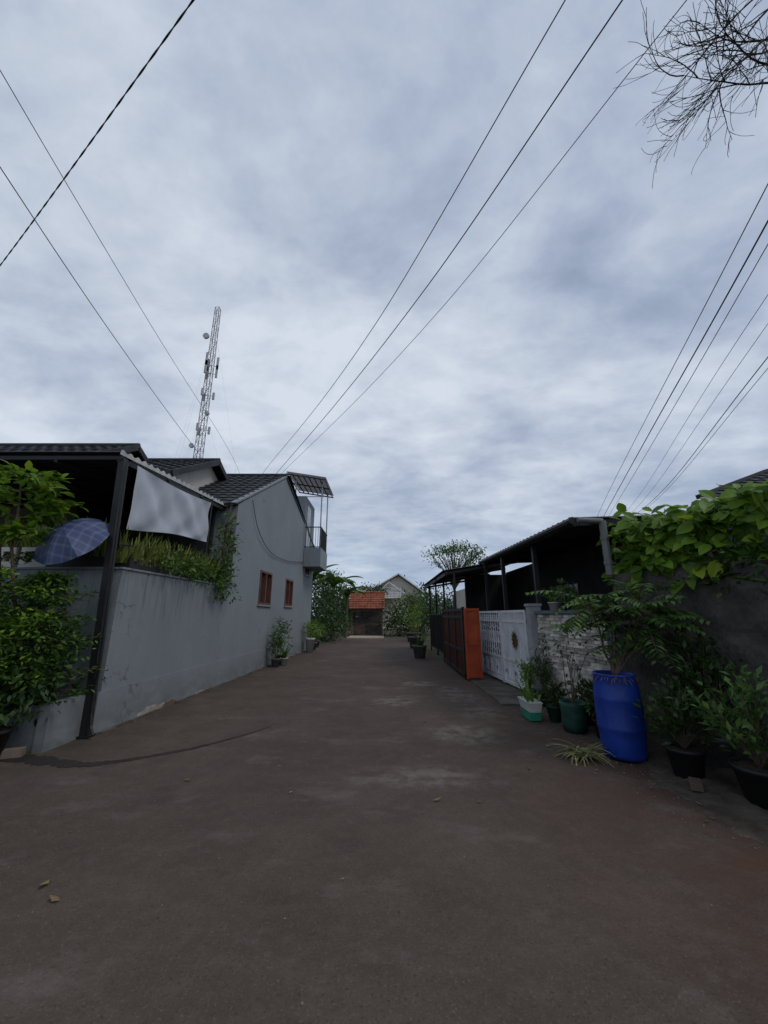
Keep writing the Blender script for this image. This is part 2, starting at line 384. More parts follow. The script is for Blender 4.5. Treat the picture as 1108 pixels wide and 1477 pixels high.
for (yc,rw,rh_,mi) in ((6.75,.42,.11,0),(7.25,.22,.08,1),(8.3,.2,.05,0)):
    mb.mi=mi; pts=[(yc-rw,0.02)]+[(yc-rw+2*rw*k/12,.02+rh_*abs(sin(k*pi/12))**.5*R(.5,1)) for k in range(1,12)]+[(yc+rw,.02)]
    mb.add([(WX(y)+.026+.003*mi,y,z) for y,z in pts],[tuple(range(len(pts)))])
mb.obj('peeled_plaster',[M('bare_plaster',(.42,.40,.36),(.25,.2,.16),scale=12),terracotta],gb)
def tiled(mb,p00,p10,p01,tw=.3,th=.34,amp=.022,step=.035):
    p00,p10,p01=V(p00),V(p10),V(p01); U=p10-p00; W=p01-p00; nrm=U.cross(W).normalized()
    if nrm.z<0: nrm=-nrm
    nu=max(2,int(U.length/tw))*4; rows=max(2,int(W.length/th))
    for r in range(rows):
        for_v=[(r/rows,step),((r+1.05)/rows,0)]
        vs=[]
        for i in range(nu+1):
            t=i/nu; wv=amp*abs(sin(pi*i/4))
            for vv,h in for_v: vs.append(p00+U*t+W*vv+nrm*(h+wv))
        base=[p00+U*(i/nu)+W*(r/rows)+nrm*(-.01) for i in range(nu+1)]
        k=len(vs); vs+=base
        fs=[(2*i,2*i+2,2*i+3,2*i+1) for i in range(nu)]+[(k+i,k+i+1,2*i+2,2*i) for i in range(nu)]
        mb.add(vs,fs)
mb=MB()
tiled(mb,(-10,9.1,4.13),(-3.62,9.1,4.13),(-10,13.2,6.38))
tiled(mb,(-10,18.7,4.68),(-3.4,18.7,4.68),(-10,13.2,6.38))
mb.tube([(-10,13.2,6.42),(-3.55,13.2,6.42)],.07,8)
mb.obj('roof',rooftile,gb)
mb=MB()
mb.beam((WX(9.1)-.05,9.1,4.16),(WX(13.2)-.05,13.2,6.36),.16,.05); mb.beam((WX(13.2)-.05,13.2,6.36),(WX(18.6)-.05,18.6,4.69),.16,.05)
mb.obj('gable_coping',greywall,gb)
def gable_roof(name,x0,x1,yr,zr,yf,zf,yb,zb):
    e=E(name,(x1,yr,0)); mb=MB()
    tiled(mb,(x0,yf,zf),(x1,yf,zf),(x0,yr,zr)); tiled(mb,(x0,yb,zb),(x1,yb,zb),(x0,yr,zr)); mb.tube([(x0,yr,zr+.04),(x1+.03,yr,zr+.04)],.075,8)
    mb.beam((x1+.02,yf,zf-.03),(x1+.02,yr,zr-.03),.05,.16); mb.beam((x1+.02,yb,zb-.03),(x1+.02,yr,zr-.03),.05,.16)
    mb.beam((x0,yf-.02,zf-.04),(x1,yf-.02,zf-.04),.04,.14)
    mb.obj('tiles',rooftile,e)
    mb=MB(); xx=x1-.25
    i=.35
    mb.add([(xx,yf+i,0),(xx,yb-i,0),(xx,yb-i,zb+.1),(xx,yr,zr-.12),(xx,yf+i,zf+.1)],[(0,1,2,3,4)])
    mb.add([(x0,yf+i,0),(xx,yf+i,0),(xx,yf+i,zf+.1),(x0,yf+i,zf+.1)],[(0,1,2,3)])
    mb.obj('walls',creamwall,e); return e
gable_roof('tiled_roof_house',-7.6,-5.3,11.5,6.26,9.0,4.95,14.6,4.9)
gable_roof('tiled_roof_house',-15,-7.35,10.6,6.36,8.6,5.2,13.4,5.0)

bl=E('balcony',(-3.2,17,3.5)); mb=MB()
mb.box(-3.44,-2.72,16.4,18.3,3.5,3.66); mb.box(-2.80,-2.72,16.4,18.3,3.66,4.3); mb.box(-3.44,-2.80,16.4,16.48,3.66,4.3); mb.box(-3.44,-2.80,18.22,18.3,3.66,4.3)
mb.box(-4.6,-3.44,16.3,18.4,4.4,6.6)
mb.obj('balcony_slab',greywall,bl)
mb=MB(); mb.box(-3.445,-3.43,16.7,17.5,4.3,6.3); mb.obj('balcony_door',glass,bl)
mb=MB()
for z in(4.32,5.2): mb.box(-3.44,-2.74,16.42,16.45,z,z+.04); mb.box(-2.77,-2.74,16.42,18.28,z,z+.04)
for i in range(7): mb.box(-3.4+i*.105,-3.385+i*.105,16.425,16.445,4.34,5.2)
for i in range(18): mb.box(-2.762,-2.748,16.5+i*.1,16.515+i*.1,4.34,5.2)
mb.obj('railing',steel_dark,bl)
mb=MB()
for x,y in((-2.78,16.45),(-2.78,18.2),(-3.9,16.2)): mb.tube([(x,y,4.2),(x,y,7.35)],.03,6)
mb.box(-3.9,-2.7,16.43,16.47,6.6,6.63)
mb.obj('posts',steel_grey,bl)
awm,n,p=nt('smoked_polycarbonate'); p.inputs['Base Color'].default_value=(.10,.085,.08,1); p.inputs['Roughness'].default_value=.4
t=n.nodes.new('ShaderNodeBsdfTransparent'); t.inputs[0].default_value=(.45,.42,.42,1); mxs=n.nodes.new('ShaderNodeMixShader'); mxs.inputs[0].default_value=.3
lk(n,p.outputs[0],mxs.inputs[1]); lk(n,t.outputs[0],mxs.inputs[2]); lk(n,mxs.outputs[0],n.nodes['Material Output'].inputs[0])
mb=MB()
mb.grid(lambda u,v:V((-4.3+u*1.75,15.9+v*2.7,7.62-u*.28+.015*sin(v*80))),2,110); mb.obj('awning_sheet',awm,bl)
mb=MB()
for i in range(8): mb.box(-4.3+i*.24,-4.27+i*.24,15.9,18.6,7.50-i*.038,7.55-i*.038)
for y in(15.92,17.2,18.55): mb.beam((-4.3,y,7.5),(-2.55,y,7.22),.04,.05)
mb.obj('awning_frame',steel_dark,bl)
mb=MB(); 
c=catmull([(WX(10.1)+.04,10.1,4.55),(WX(10.6)+.06,10.6,3.9),(WX(11.6)+.06,11.6,3.45),(WX(13)+.05,13,3.35),(WX(15)+.05,15,3.5),(WX(16.8)+.04,16.8,3.75)],6)
mb.tube(c,.010,5); mb.obj('wall_cable',cable)

yw=E('yard_wall',(-3.77,5.57,0)); mb=MB()
mb.box(-.18,0,5.57,9.298,0,2.14,sk); mb.box(-9.8,-3.955,5.57,5.72,0,2.14)
mb.obj('wall',yardwall,yw)
mb=MB(); mb.box(-.2,.02,5.55,9.296,2.143,2.17,sk); mb.box(-9.8,-3.99,5.55,5.74,2.143,2.17); mb.obj('coping',greywall,yw)
mb=MB()
for i in range(8):
    x=-8.8+i*.5
    if x<-4.9:
        mb.box(x,x+.42,5.58,5.68,2.175,2.25); mb.box(x,x+.42,5.58,5.68,2.4,2.46); mb.box(x,x+.06,5.58,5.68,2.25,2.4); mb.box(x+.18,x+.24,5.58,5.68,2.25,2.4); mb.box(x+.36,x+.42,5.58,5.68,2.25,2.4)
mb.obj('breeze_blocks',corr_pale,yw)
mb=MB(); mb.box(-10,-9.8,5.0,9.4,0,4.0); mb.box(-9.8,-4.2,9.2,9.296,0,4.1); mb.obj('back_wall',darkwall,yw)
cp=E('yard_canopy',(-4,5.5,3.9)); mb=MB()
mb.grid(lambda u,v:V((-9.9+u*5.95,5.35+v*4.0,3.87+v*.30+.018*sin(v*4.0/.09*2*pi*.5))),1,360)
mb.obj('sheet',corr,cp)
mb=MB(); 
for i in range(7):
    x=-9.7+i*.95; mb.beam((x,5.4,3.77),(x,9.3,4.06),.05,.08)
for y in(5.42,6.7,8.0,9.25): mb.beam((-9.8,y,3.79+(y-5.35)*.075),(-3.95,y,3.79+(y-5.35)*.075),.05,.06)
mb.obj('rafters',steel_dark,cp)
mb=MB(); mb.grid(lambda u,v:V((-3.945+(u)*.01,5.33+v*4.05,3.84+v*.30+(.018*sin(v*4.05/.18*2*pi)+.05 if u>.5 else -.015))),1,440)
mb.obj('edge_trim',M('pale_sheet_edge',(.6,.6,.58),(.45,.45,.43),rough=.6,bump=0),cp)
mb=MB(); mb.beam((-3.79,5.45,.02),(-3.97,5.45,3.80),.085,.085); mb.box(-3.87,-3.71,5.37,5.53,.012,.03)
mb.obj('corner_post',steel_dark,cp)
mb=MB(); mb.tube(catmull([(-3.86,5.40,3.7),(-3.80,5.39,2.4),(-3.73,5.39,1.0),(-3.70,5.39,.15),(-3.62,5.34,.05)],6),.018,6); mb.obj('drain_hose',blackpot,cp)
mb=MB()
def ban(u,v):
    y=5.62+u*2.55; z1=3.76+u*.14; z0=2.74+u*.28+.05*sin(u*3.1)**2
    w=.03*sin(u*9+v*3)+.035*sin(u*17-v*5)*(1-v)+.02*sin(v*7+u*25)
    return V((-3.87+.03*u+w*(1-abs(2*v-1)**4)+.02,y,z0+(z1-z0)*v-.05*sin(pi*u)*(v)))
mb.grid(ban,50,20); mb.obj('cloth_banner',cloth,smooth=True)
mb=MB(); mb.tube([(-3.9,5.55,3.80),(-3.83,8.2,3.93)],.012,5); mb.tube([(-3.84,5.5,2.5),(-3.8,9.2,2.75)],.012,5)
mb.tube([(-3.83,8.22,2.15),(-3.83,8.22,4.0)],.02,6); mb.obj('banner_rail',steel_dark)

tp=E('snake_plant_trough',(-3.86,7,2.17)); mb=MB(); mb.box(-.26,-.03,5.75,8.75,2.175,2.33,sk); mb.obj('trough',blackpot,tp)
mb=MB()
for i in range(520):
    y=R(5.7,8.85); b=V((WX(y)-R(.02,.24),y,2.25)); d=V((R(-.25,.5),R(-.4,.4),1)); mb.blade(b,d,R(.2,.6),R(.03,.055),R(0,.6),4,0)
mb.obj('leaves',L_snake,tp)
mb=MB(); clumps(mb,(-3.66,7.3,2.36),(.12,1.5,.12),56,12,.09,.16); mb.obj('small_leaves',L_mid,tp)
tp=E('snake_plant_trough',(-4.6,5.62,2.17)); mb=MB(); mb.box(-4.9,-4.02,5.58,5.74,2.175,2.32); mb.obj('trough',blackpot,tp)
mb=MB()
for i in range(160):
    x=R(-5.8,-4.0); mb.blade((x,5.68,2.25),V((R(-.3,.3),R(-.4,.3),1)),R(.3,.7),.05,R(0,.4),4,0)
mb.obj('leaves',L_snake,tp)
mb=MB(); mb.mi=0
for i in range(10):
    y=R(8.45,9.1); z=R(3.2,4.1); pts=[(WX(y)+.04+R(0,.05),y+R(-.1,.1),z-k*(z-R(1.75,2.4))/6) for k in range(7)]
    mb.tube(pts,.006,4)
mb.mi=1; clumps(mb,(-3.62,8.75,3.0),(.06,.28,.85),44,14,.10,.2,up=0); clumps(mb,(-3.6,8.7,2.15),(.1,.45,.28),30,14,.10,.2)
mb.obj('climbing_vine',[bark,L_mid])

pb=E('brick_planter',(-4.3,5.2,0)); mb=MB()
mb.box(-3.97,-3.85,4.88,5.55,0,.50); mb.box(-5.6,-3.97,4.9,5.02,0,.46)
mb.obj('planter_walls',yardwall,pb); mb=MB(); mb.grid(lambda u,v:V((-5.6+u*1.63,5.02+v*.54,.4+R(0,.04))),12,6); mb.obj('soil',soil,pb)
mb=MB()
for i in range(7):
    x=-4.05-i*.24; mb.obox((x,4.70+R(-.04,.04),.05),(.2,.1,.08),Matrix.Rotation(R(-.5,.5),3,'Z'))
mb.obj('loose_bricks',M('weathered_brick',(.22,.17,.14),(.12,.09,.07),rough=.95))
for px,py,r,h in((-4.22,4.62,.16,.28),(-4.62,4.58,.18,.3)):
    e=E('potted_plant',(px,py,0)); mb=MB(); t=pot(mb,(px,py,.02),r,h); mb.obj('pot',blackpot,e,True); mb=MB(); disc(mb,t,r*.93); mb.obj('soil',soil,e)
    mb=MB(); clumps(mb,(px,py,.62),(.22,.2,.25),18,18,.11,.16); mb.obj('foliage',L_dark,e)

um=E('umbrella',(-4.42,5.35,2.5)); 
pm,n,p=nt('plaid_umbrella_cloth')
tc=n.nodes.new('ShaderNodeUVMap')
def stripes(sc,axis):
    w=n.nodes.new('ShaderNodeTexWave'); w.bands_direction=axis; w.inputs['Scale'].default_value=sc; lk(n,tc.outputs[0],w.inputs[0])
    r=n.nodes.new('ShaderNodeMapRange'); r.inputs[1].default_value=.78;r.inputs[2].default_value=.92; lk(n,w.outputs['Fac'],r.inputs[0]); return r.outputs[0]
a=n.nodes.new('ShaderNodeMath'); a.operation='ADD'; lk(n,stripes(2.9,'X'),a.inputs[0]); lk(n,stripes(2.9,'Y'),a.inputs[1])
r=n.nodes.new('ShaderNodeValToRGB'); r.color_ramp.elements[0].color=(.048,.065,.15,1); r.color_ramp.elements[1].color=(.11,.14,.24,1)
h=n.nodes.new('ShaderNodeMath'); h.operation='MULTIPLY'; h.inputs[1].default_value=.5; lk(n,a.outputs[0],h.inputs[0]); lk(n,h.outputs[0],r.inputs[0]); lk(n,r.outputs[0],p.inputs['Base Color']); p.inputs['Roughness'].default_value=.6
ax=V((-.10,-.72,.60)).normalized(); q=ax.to_track_quat('Z','Y').to_matrix(); C=V((-4.38,5.35,2.52))
mb=MB(); K=8; RAD=.50
nu=K*6; nv=8
def umf(u,v):
    a=u*2*pi; seg=(u*K)%1; sag=sin(pi*seg)
    rr=RAD*v*(1-.07*sag*v); z=.26*(1-v*v)-.03*sag*v
    return C+q@V((rr*cos(a),rr*sin(a),z))
mb.grid(umf,nu,nv); o=mb.obj('canopy',pm,um)
uvl=o.data.uv_layers.new(name='UVMap')
for lp in o.data.loops:
    vv=q.transposed()@(V(o.data.vertices[lp.vertex_index].co)-C); uvl.data[lp.index].uv=(vv.x,vv.y)
mb=MB(); mb.tube([C+q@V((0,0,.33)),C+q@V((0,0,-.5)),C+q@V((.04,0,-.56)),C+q@V((.08,0,-.52))],.009,6)
for k in range(K):
    a=2*pi*k/K; mb.tube([C+q@V((RAD*v*cos(a),RAD*v*sin(a),.26*(1-v*v)-.006)) for v in(0,.3,.6,.85,1.03)],.003,4)
mb.obj('shaft_and_ribs',steel_dark,um)

def tiered_tree(name,base,toppt,tiers,mat,size,r0=.03,nb=9,dens=26,extra=None,broad=False):
    e=E(name,base); mb=MB(); stem(mb,base,toppt,r0,r0*.4,.04); lf=MB()
    base=V(base);toppt=V(toppt)
    for (t,rad) in tiers:
        p=base.lerp(toppt,t)
        for k in range(nb):
            a=R(0,2*pi); L=rad*R(.6,1.1); q_=p+V((cos(a)*L,sin(a)*L,R(-.02,.18)*L*2)); mb.tube([p,p.lerp(q_,.5)+V((0,0,.04)),q_],[r0*.3,r0*.2,.003],4)
            for j in range(dens):
                f=R(.25,1.05); c=p.lerp(q_,f)+V((random.gauss(0,.05),random.gauss(0,.05),random.gauss(0,.03)))
                dd=(q_-p).normalized()+rdir()*.8
                (lf.bleaf if broad else lf.leaf)(c,dd,V((0,0,1))+rdir()*.5,size*R(.6,1.3),size*(.55 if broad else .5))
    if extra: clumps(lf,*extra)
    mb.obj('trunk',bark,e); lf.obj('foliage',mat,e); return e
tiered_tree('ornamental_tree',(-4.55,5.1,.4),(-4.8,4.8,3.3),[(.72,.3),(.8,.45),(.86,.5),(.92,.5),(.98,.35)],L_bright,.14,.028,10,11,None,True)
tiered_tree('shrub',(-4.35,5.15,.4),(-4.25,4.95,1.95),[(.1,.6),(.2,.62),(.3,.65),(.42,.62),(.55,.58),(.67,.5),(.8,.42),(.9,.32),(.98,.2)],L_mid,.08,.03,15,30,((-4.3,4.95,1.15),(.42,.3,.5),40,30,.075,.22,.6))
tiered_tree('shrub',(-4.9,5.2,.4),(-5.0,4.95,2.4),[(.1,.6),(.25,.6),(.4,.6),(.55,.6),(.7,.5),(.9,.4)],L_mid,.09,.03,14,28,((-4.95,4.9,1.4),(.45,.3,.8),40,30,.085,.25,.6))
mb=MB()
for k in range(34):
    c=(R(-4.95,-3.95),R(4.5,4.8),R(.8,2.05)); clumps(mb,c,(.14,.08,.03),3,16,.065,.13,.35)
mb.obj('young_shoots',L_bright)
mb=MB(); clumps(mb,(-4.2,4.85,.75),(.4,.25,.3),34,24,.10,.22); mb.obj('undergrowth',L_dark)

# ---------------------------------------------------------------- radio tower
tw=E('radio_mast',(-23.4,45,0)); mb=MB(); H=43.3
def tc_(k,z,w): return V((-23.4+w*(.5 if k in(1,2) else -.5),45+w*(.5 if k>1 else -.5),z))
wd=lambda z:1.0-.45*z/H
nz_=40
for k in range(4): mb.tube([tc_(k,0,wd(0)),tc_(k,H,wd(H))],.045,5)
for i in range(nz_):
    z0=H*i/nz_; z1=H*(i+1)/nz_
    for k in range(4):
        k2=(k+1)%4; mb.tube([tc_(k,z1,wd(z1)),tc_(k2,z1,wd(z1))],.025,4); mb.tube([tc_(k if i%2 else k2,z0,wd(z0)),tc_(k2 if i%2 else k,z1,wd(z1))],.025,4)
mb.obj('lattice',M('mast_steel',(.30,.28,.29),(.2,.18,.19),rough=.6,bump=0),tw)
mb=MB()
for z in(24,29,32.3,33.5): 
    for a in(0.3,2.4,4.5):
        x=-23.4+.85*cos(a); y=45+.85*sin(a); mb.box(x-.12,x+.12,y-.1,y+.1,z,z+(1.9 if z>30 else 1.0)); mb.tube([(-23.4,45,z+.5),(x,y,z+.5)],.04,4)
for z,dx,rr in((38.2,-.8,.42),(26.5,.7,.3),(22,-.7,.3)):
    mb.tube([(-23.4+dx,44.5,z),(-23.4+dx,44.25,z)],rr,14)
mb.obj('antennas',M('antenna_grey',(.5,.5,.52),bump=0),tw)
mb=MB()
for zz in(28,40):
    for a in(.5,2.6,4.7): mb.tube([(-23.4,45,zz),(-23.4+9*cos(a),45+9*sin(a),0)],.006,3)
mb.obj('guy_wires',steel_grey,tw)

# ---------------------------------------------------------------- overhead cables + poles
def wire(name,pts,r=.011,twist=False):
    mb=MB(); out=catmull(pts,14)
    if twist:
        for ph in(0,pi):
            o2=[]; n_=len(out)*14
            for i in range(n_+1):
                t=i/n_*(len(out)-1); k=min(int(t),len(out)-2); p=out[k].lerp(out[k+1],t-k); a=i*.36+ph; o2.append(p+V((.4*cos(a),cos(a)*.8,sin(a)))*r*.5)
            mb.tube(o2,r*.6,5)
    else: mb.tube(out,r,5)
    return mb.obj(name,cable,smooth=True)
wire('overhead_cable',[(-8.6,22,7.7),(-5.4,16,7.5),(-.19,6.4,7.03),(1.87,2.6,7.75),(6.5,-6,9.6)],.007)
wire('overhead_cable',[(-8.2,22,7.6),(-4.87,16,7.4),(.83,5.64,7.3),(2.5,2.6,7.8),(7.2,-6,9.3)],.009)
wire('overhead_cable',[(-8.1,22,7.5),(-4.7,16,7.35),(1.14,6.07,7.2),(3.18,2.6,7.8),(8.2,-6,9.3)],.0055)
wire('overhead_cable',[(0.6,.65,6.6),(-1.6,2.01,6.5),(-5.67,4.55,6.5),(-9,6.6,6.7)],.008,twist=True)
wire('overhead_cable',[(-8.2,22,7.5),(-6.4,16,7.6),(-4.78,6.2,7.34),(-4.23,2.83,7.3),(-3.2,-4,7.6)],.005)
wire('overhead_cable',[(-8.4,22,7.2),(-6.86,14,7.1),(-5.22,6.01,6.77),(-4.7,3.45,6.8),(-3.2,-4,7.2)],.0065)
wire('overhead_cable',[(13,24,6.0),(10.3,18,6.1),(4.61,3.44,6.5),(2.6,-2,6.8)],.007)
wire('overhead_cable',[(13,24,5.9),(10.6,18,6.1),(6.6,8.6,5.95),(4.84,3.73,6.3),(2.8,-2,7.0)],.011)
wire('overhead_cable',[(13,24,5.8),(10.75,18,6.0),(6.6,8.4,5.75),(4.9,3.73,6.15),(2.9,-2,6.9)],.006)
wire('overhead_cable',[(13,24,5.9),(11,17,6.0),(5.58,4.58,6.0),(3.5,-1,6.2)],.0045)
wire('overhead_cable',[(13,24,5.7),(11.2,17,5.9),(6.2,5.3,6.0),(3.6,-1,6.3)],.0045)
wire('overhead_cable',[(13,24,5.7),(11.4,16,6.1),(6.93,5.98,6.0),(4,-1,6.3)],.009)
wire('overhead_cable',[(13,24,5.6),(11.4,16,6.0),(6.95,5.98,5.85),(4,-1,6.1)],.0055)
for x,y,h in((-8.3,22,8.0),(13,24,6.5)):
    e=E('utility_pole',(x,y,0)); mb=MB(); mb.tube([(x,y,0),(x,y,h)],[.14,.09],12); mb.obj('pole',concrete,e); mb=MB(); mb.box(x-.8,x+.8,y-.05,y+.05,h-.5,h-.4)
    for i in range(4): mb.lathe((x-.6+i*.4,y,h-.4),[(0,0),(.04,0),(.05,.05),(.03,.1),(0,.12)],8)
    mb.obj('crossarm',steel_grey,e)

# ---------------------------------------------------------------- FAR END
sh=E('red_tiled_shed',(-1.25,30,0)); mb=MB()
tiled(mb,(-2.6,29.2,1.95),(.05,29.2,1.95),(-2.6,30.7,3.15),.22,.26,.03,.04); tiled(mb,(-2.6,32.2,1.95),(.05,32.2,1.95),(-2.6,30.7,3.15),.22,.26,.03,.04)
mb.tube([(-2.6,30.7,3.2),(.05,30.7,3.2)],.09,8); mb.obj('roof',rooftile_red,sh)
mb=MB()
for x in(-2.4,-.15):
    for y in(29.5,31.9): mb.box(x-.05,x+.05,y-.05,y+.05,0,2.05)
mb.box(-2.4,-.1,29.45,29.52,1.75,1.85); mb.box(-2.35,-.2,29.9,31,.8,.86); mb.box(-2.3,-1.4,29.8,29.85,0,.8)
mb.obj('timber_frame',M('timber',(.16,.11,.08),(.08,.055,.04)),sh)
mb=MB(); mb.box(-2.4,-.1,31.85,31.95,0,2.3); mb.obj('back_wall',M('shed_board',(.12,.11,.10),(.06,.055,.05)),sh)
mb=MB(); mb.box(-2.5,-.0,26.8,29.6,0,.05); mb.obj('concrete_pad',M('pale_concrete',(.50,.42,.32),(.36,.31,.24)))
fh=E('gabled_house',(1,46,0)); mb=MB()
mb.add([(-2.4,46,0),(4.2,46,0),(4.2,46,4.2),(1.7,46,6.0),(-.4,46,4.9),(-2.4,46,3.6)],[(0,1,2,3,4,5)]); mb.box(-2.4,4.2,46.02,54,0,3.6); mb.obj('walls',M('pale_wall',(.55,.50,.42),(.45,.41,.35)),fh)
mb=MB(); 
for a,b_ in(((-3.4,3.35),(1.7,6.25)),((1.7,6.25),(4.7,4.1))):
    mb.add([(a[0],45.6,a[1]),(b_[0],45.6,b_[1]),(b_[0],54,b_[1]),(a[0],54,a[1])],[(0,1,2,3)])
tiled(mb,(-3.2,44.2,3.3),(1.9,44.2,3.3),(-3.0,45.95,4.7),.3,.3)
mb.obj('roof',M('grey_roof',(.40,.40,.38),(.27,.27,.26)),fh)
mb=MB(); mb.beam((-3.4,45.55,3.3),(1.7,45.55,6.2),.1,.14); mb.beam((1.7,45.55,6.2),(4.7,45.55,4.05),.1,.14); mb.beam((-1.2,45.2,3.6),(.6,45.2,5.2),.1,.12); mb.beam((.6,45.2,5.2),(2.4,45.2,3.9),.1,.12)
mb.obj('bargeboards',white_paint,fh)
mb=MB()
for cx,cy,cz,rx,ry,rz,k in((-6,34,2.0,3,3,2.2,60),(-3.6,24,1.3,.9,3.5,1.6,60),(1.6,30,1.2,1.6,1.2,1.3,50),(3.6,32,1.6,2,2,1.7,40),(-3.4,33,2,1.2,1.5,2,40)):
    clumps(mb,(cx,cy,cz),(rx,ry,rz),k,40,.26,.75)
mb.obj('roadside_hedge',L_far)
mb=MB()
for i in range(60):
    x=R(-45,60); y=R(60,90); clumps(mb,(x,y,R(1.5,3.5)),(4,3,2.6),10,40,.7,1.8)
mb.obj('distant_trees',L_far)
mb=MB(); 
for (x,y,h) in((-3.3,25.5,5.4),(-4.4,23.5,5.6),(-2.6,27.5,4.6)):
    mb.mi=0; stem(mb,(x,y,0),(x,y,h*.6),.12,.08,.02,8); mb.mi=1
    for k in range(12):
        a=2*pi*k/12+R(-.3,.3); mb.blade((x,y,h*.6),V((cos(a),sin(a),R(.6,1.6))),h*.42*R(.8,1.1),.5,R(1.0,2.2),9,1,.15)
mb.obj('banana_plants',[bark,L_mid])
def tree(name,base,h,rad,mat,k=40,n=40,size=.16,cl=.5,lean=(0,0)):
    e=E(name,base); base=V(base); t=base+V((lean[0],lean[1],h*.55)); mb=MB(); stem(mb,base,t,.11,.06,.05,8); lf=MB(); c=base+V((lean[0],lean[1],h*.78))
    for i in range(k):
        d=rdir(.2)*R(.45,1); p=c+V((d.x*rad[0],d.y*rad[1],d.z*rad[2])); m=t.lerp(p,.5)+V((0,0,.15*R(0,1)))
        mb.tube([t-V((0,0,R(0,.6))),m,p],[.035,.02,.006],5)
        for j in range(n):
            q_=p+V((random.gauss(0,.5),random.gauss(0,.5),random.gauss(0,.28)))*cl; lf.leaf(q_,rdir(-.1),V((0,0,1))+rdir()*.7,size*R(.6,1.3),size*.4)
    mb.obj('trunk_and_limbs',bark,e); lf.obj('foliage',mat,e)
tree('slender_tree',(4.3,24,0),6.3,(2.1,1.6,1.0),L_mid,60,36,.18,.55)
tree('roadside_tree',(-4.5,32,0),5.0,(1.8,1.6,1.2),L_mid,40,40,.22,.6)
tree('roadside_tree',(-1.2,40,0),4.6,(1.5,1.5,1.1),L_far,34,40,.24,.6)
tree('roadside_tree',(2.0,27,0),2.9,(.8,.8,.9),L_mid,30,40,.14,.4)

def potted(name,x,y,r,h,pm_,kind,mat,fh=.5,fr=.25,z0=.02,nn=1):
    e=E(name,(x,y,z0)); mb=MB(); t=pot(mb,(x,y,z0),r,h); mb.obj('pot',pm_,e,True); mb=MB(); disc(mb,t,r*.93); mb.obj('soil',soil,e)
    mb=MB(); mb.mi=1
    if kind=='bush':
        mb.mi=0
        for k in range(7): stem(mb,t,t+V((R(-fr,fr)*.7,R(-fr,fr)*.7,fh*R(.5,.95))),.009,.003,.02,4,4)
        mb.mi=1; clumps(mb,t+V((0,0,fh*.6)),(fr,fr,fh*.45),int(20*nn),22,.085,.13)
    elif kind=='blade':
        for k in range(int(26*nn)): a=R(0,2*pi); mb.blade(t+V((R(-.4,.4)*r,R(-.4,.4)*r,0)),V((cos(a),sin(a),R(.8,3))),fh*R(.6,1.1),.04,R(.3,1.4),6,0)
    mb.obj('plant',[bark,mat],e); return e
for a in ((-3.25,12.3,.14,.22,greypot,'bush',L_mid,.9,.22),(-3.3,13.0,.15,.25,blackpot,'bush',L_dark,1.1,.28),(-3.1,12.7,.12,.2,whiteplastic,'blade',L_mid,.5,.2),
          (-3.1,17.0,.2,.55,whiteplastic,'bush',L_bright,.7,.4),(-3.2,18.2,.2,.3,greypot,'bush',L_mid,.9,.4),(-3.3,19.6,.2,.3,greypot,'bush',L_bright,.8,.45)):
    potted('potted_plant',*a)
for a in ((1.3,14.8,.26,.42,greypot,'blade',L_mid,.6,.25),(1.45,19,.3,.5,greypot,'bush',L_bright,1.5,.5),(1.6,23.5,.3,.5,greypot,'bush',L_bright,1.6,.7)):
    potted('potted_plant',*a)

# ---------------------------------------------------------------- RIGHT: orange gate
og=E('orange_gate',(1.97,9.8,.05)); mb=MB(); gx=1.97
for z in(.08,.62,1.42,1.6): mb.box(gx-.035,gx+.025,9.86,13.2,z,z+.07)
for y in(9.86,10.95,12.05,13.15): mb.box(gx-.04,gx+.03,y,y+.08,.05,1.70)
mb.obj('frame',steel_dark,og)
mb=MB()
for i in range(31):
    y=9.98+i*.104; mb.box(gx-.012,gx+.012,y,y+.05,.14,1.6)
mb.box(gx+.03,gx+.04,9.9,13.2,.1,1.45)
mb.obj('slats',redbar,og)
mb=MB(); mb.box(1.97,2.32,9.75,9.79,.08,1.62)
for x in(1.96,2.28): mb.box(x,x+.045,9.72,9.81,.05,1.66)
mb.box(2.005,2.28,9.72,9.81,1.60,1.66); mb.box(2.005,2.28,9.72,9.81,.08,.14); mb.box(2.005,2.28,9.725,9.75,.8,.85)
mb.obj('end_panel',orange,og)

wg=E('white_gate',(2.7,9,.05)); GX=lambda y:2.78-.06*(y-7.75); gk=lambda pv:V((GX(pv.y)+pv.x,pv.y,pv.z)); mb=MB()
def fr(y0,y1):
    for z in(.08,.55,1.35,1.55): mb.box(-.022,.022,y0,y1,z,z+.05,gk)
    for y in(y0,y1-.05): mb.box(-.026,.026,y,y+.05,.06,1.6,gk)
fr(7.78,9.2); fr(9.24,10.8)
mb.box(.0,.006,7.83,9.15,.13,.55,gk); mb.box(.0,.006,9.29,10.75,.13,.55,gk)
for i in range(17): mb.box(-.016,.012,7.87+i*.078,7.9+i*.078,.6,1.55,gk)
mb.box(.013,.018,7.83,9.15,.6,1.35,gk)
for i in range(10):
    y=9.30+i*.155; mb.box(-.012,.012,y,y+.022,.6,1.55,gk)
for i in range(9):
    y=9.32+i*.155
    for z in(.70,.88,1.05,1.2): mb.box(-.011,.011,y,y+.135,z+.04*(i%2),z+.022+.04*(i%2),gk)
    c=V((GX(y+.067),y+.067,1.0)); mb.tube([c+V((0,.05*cos(a),.13*sin(a))) for a in [k*pi/6 for k in range(13)]],.009,4,False)
    c=V((GX(y+.067),y+.067,1.46)); mb.tube([c+V((0,.045*cos(a),.045*sin(a))) for a in [k*pi/4 for k in range(9)]],.007,4,False)
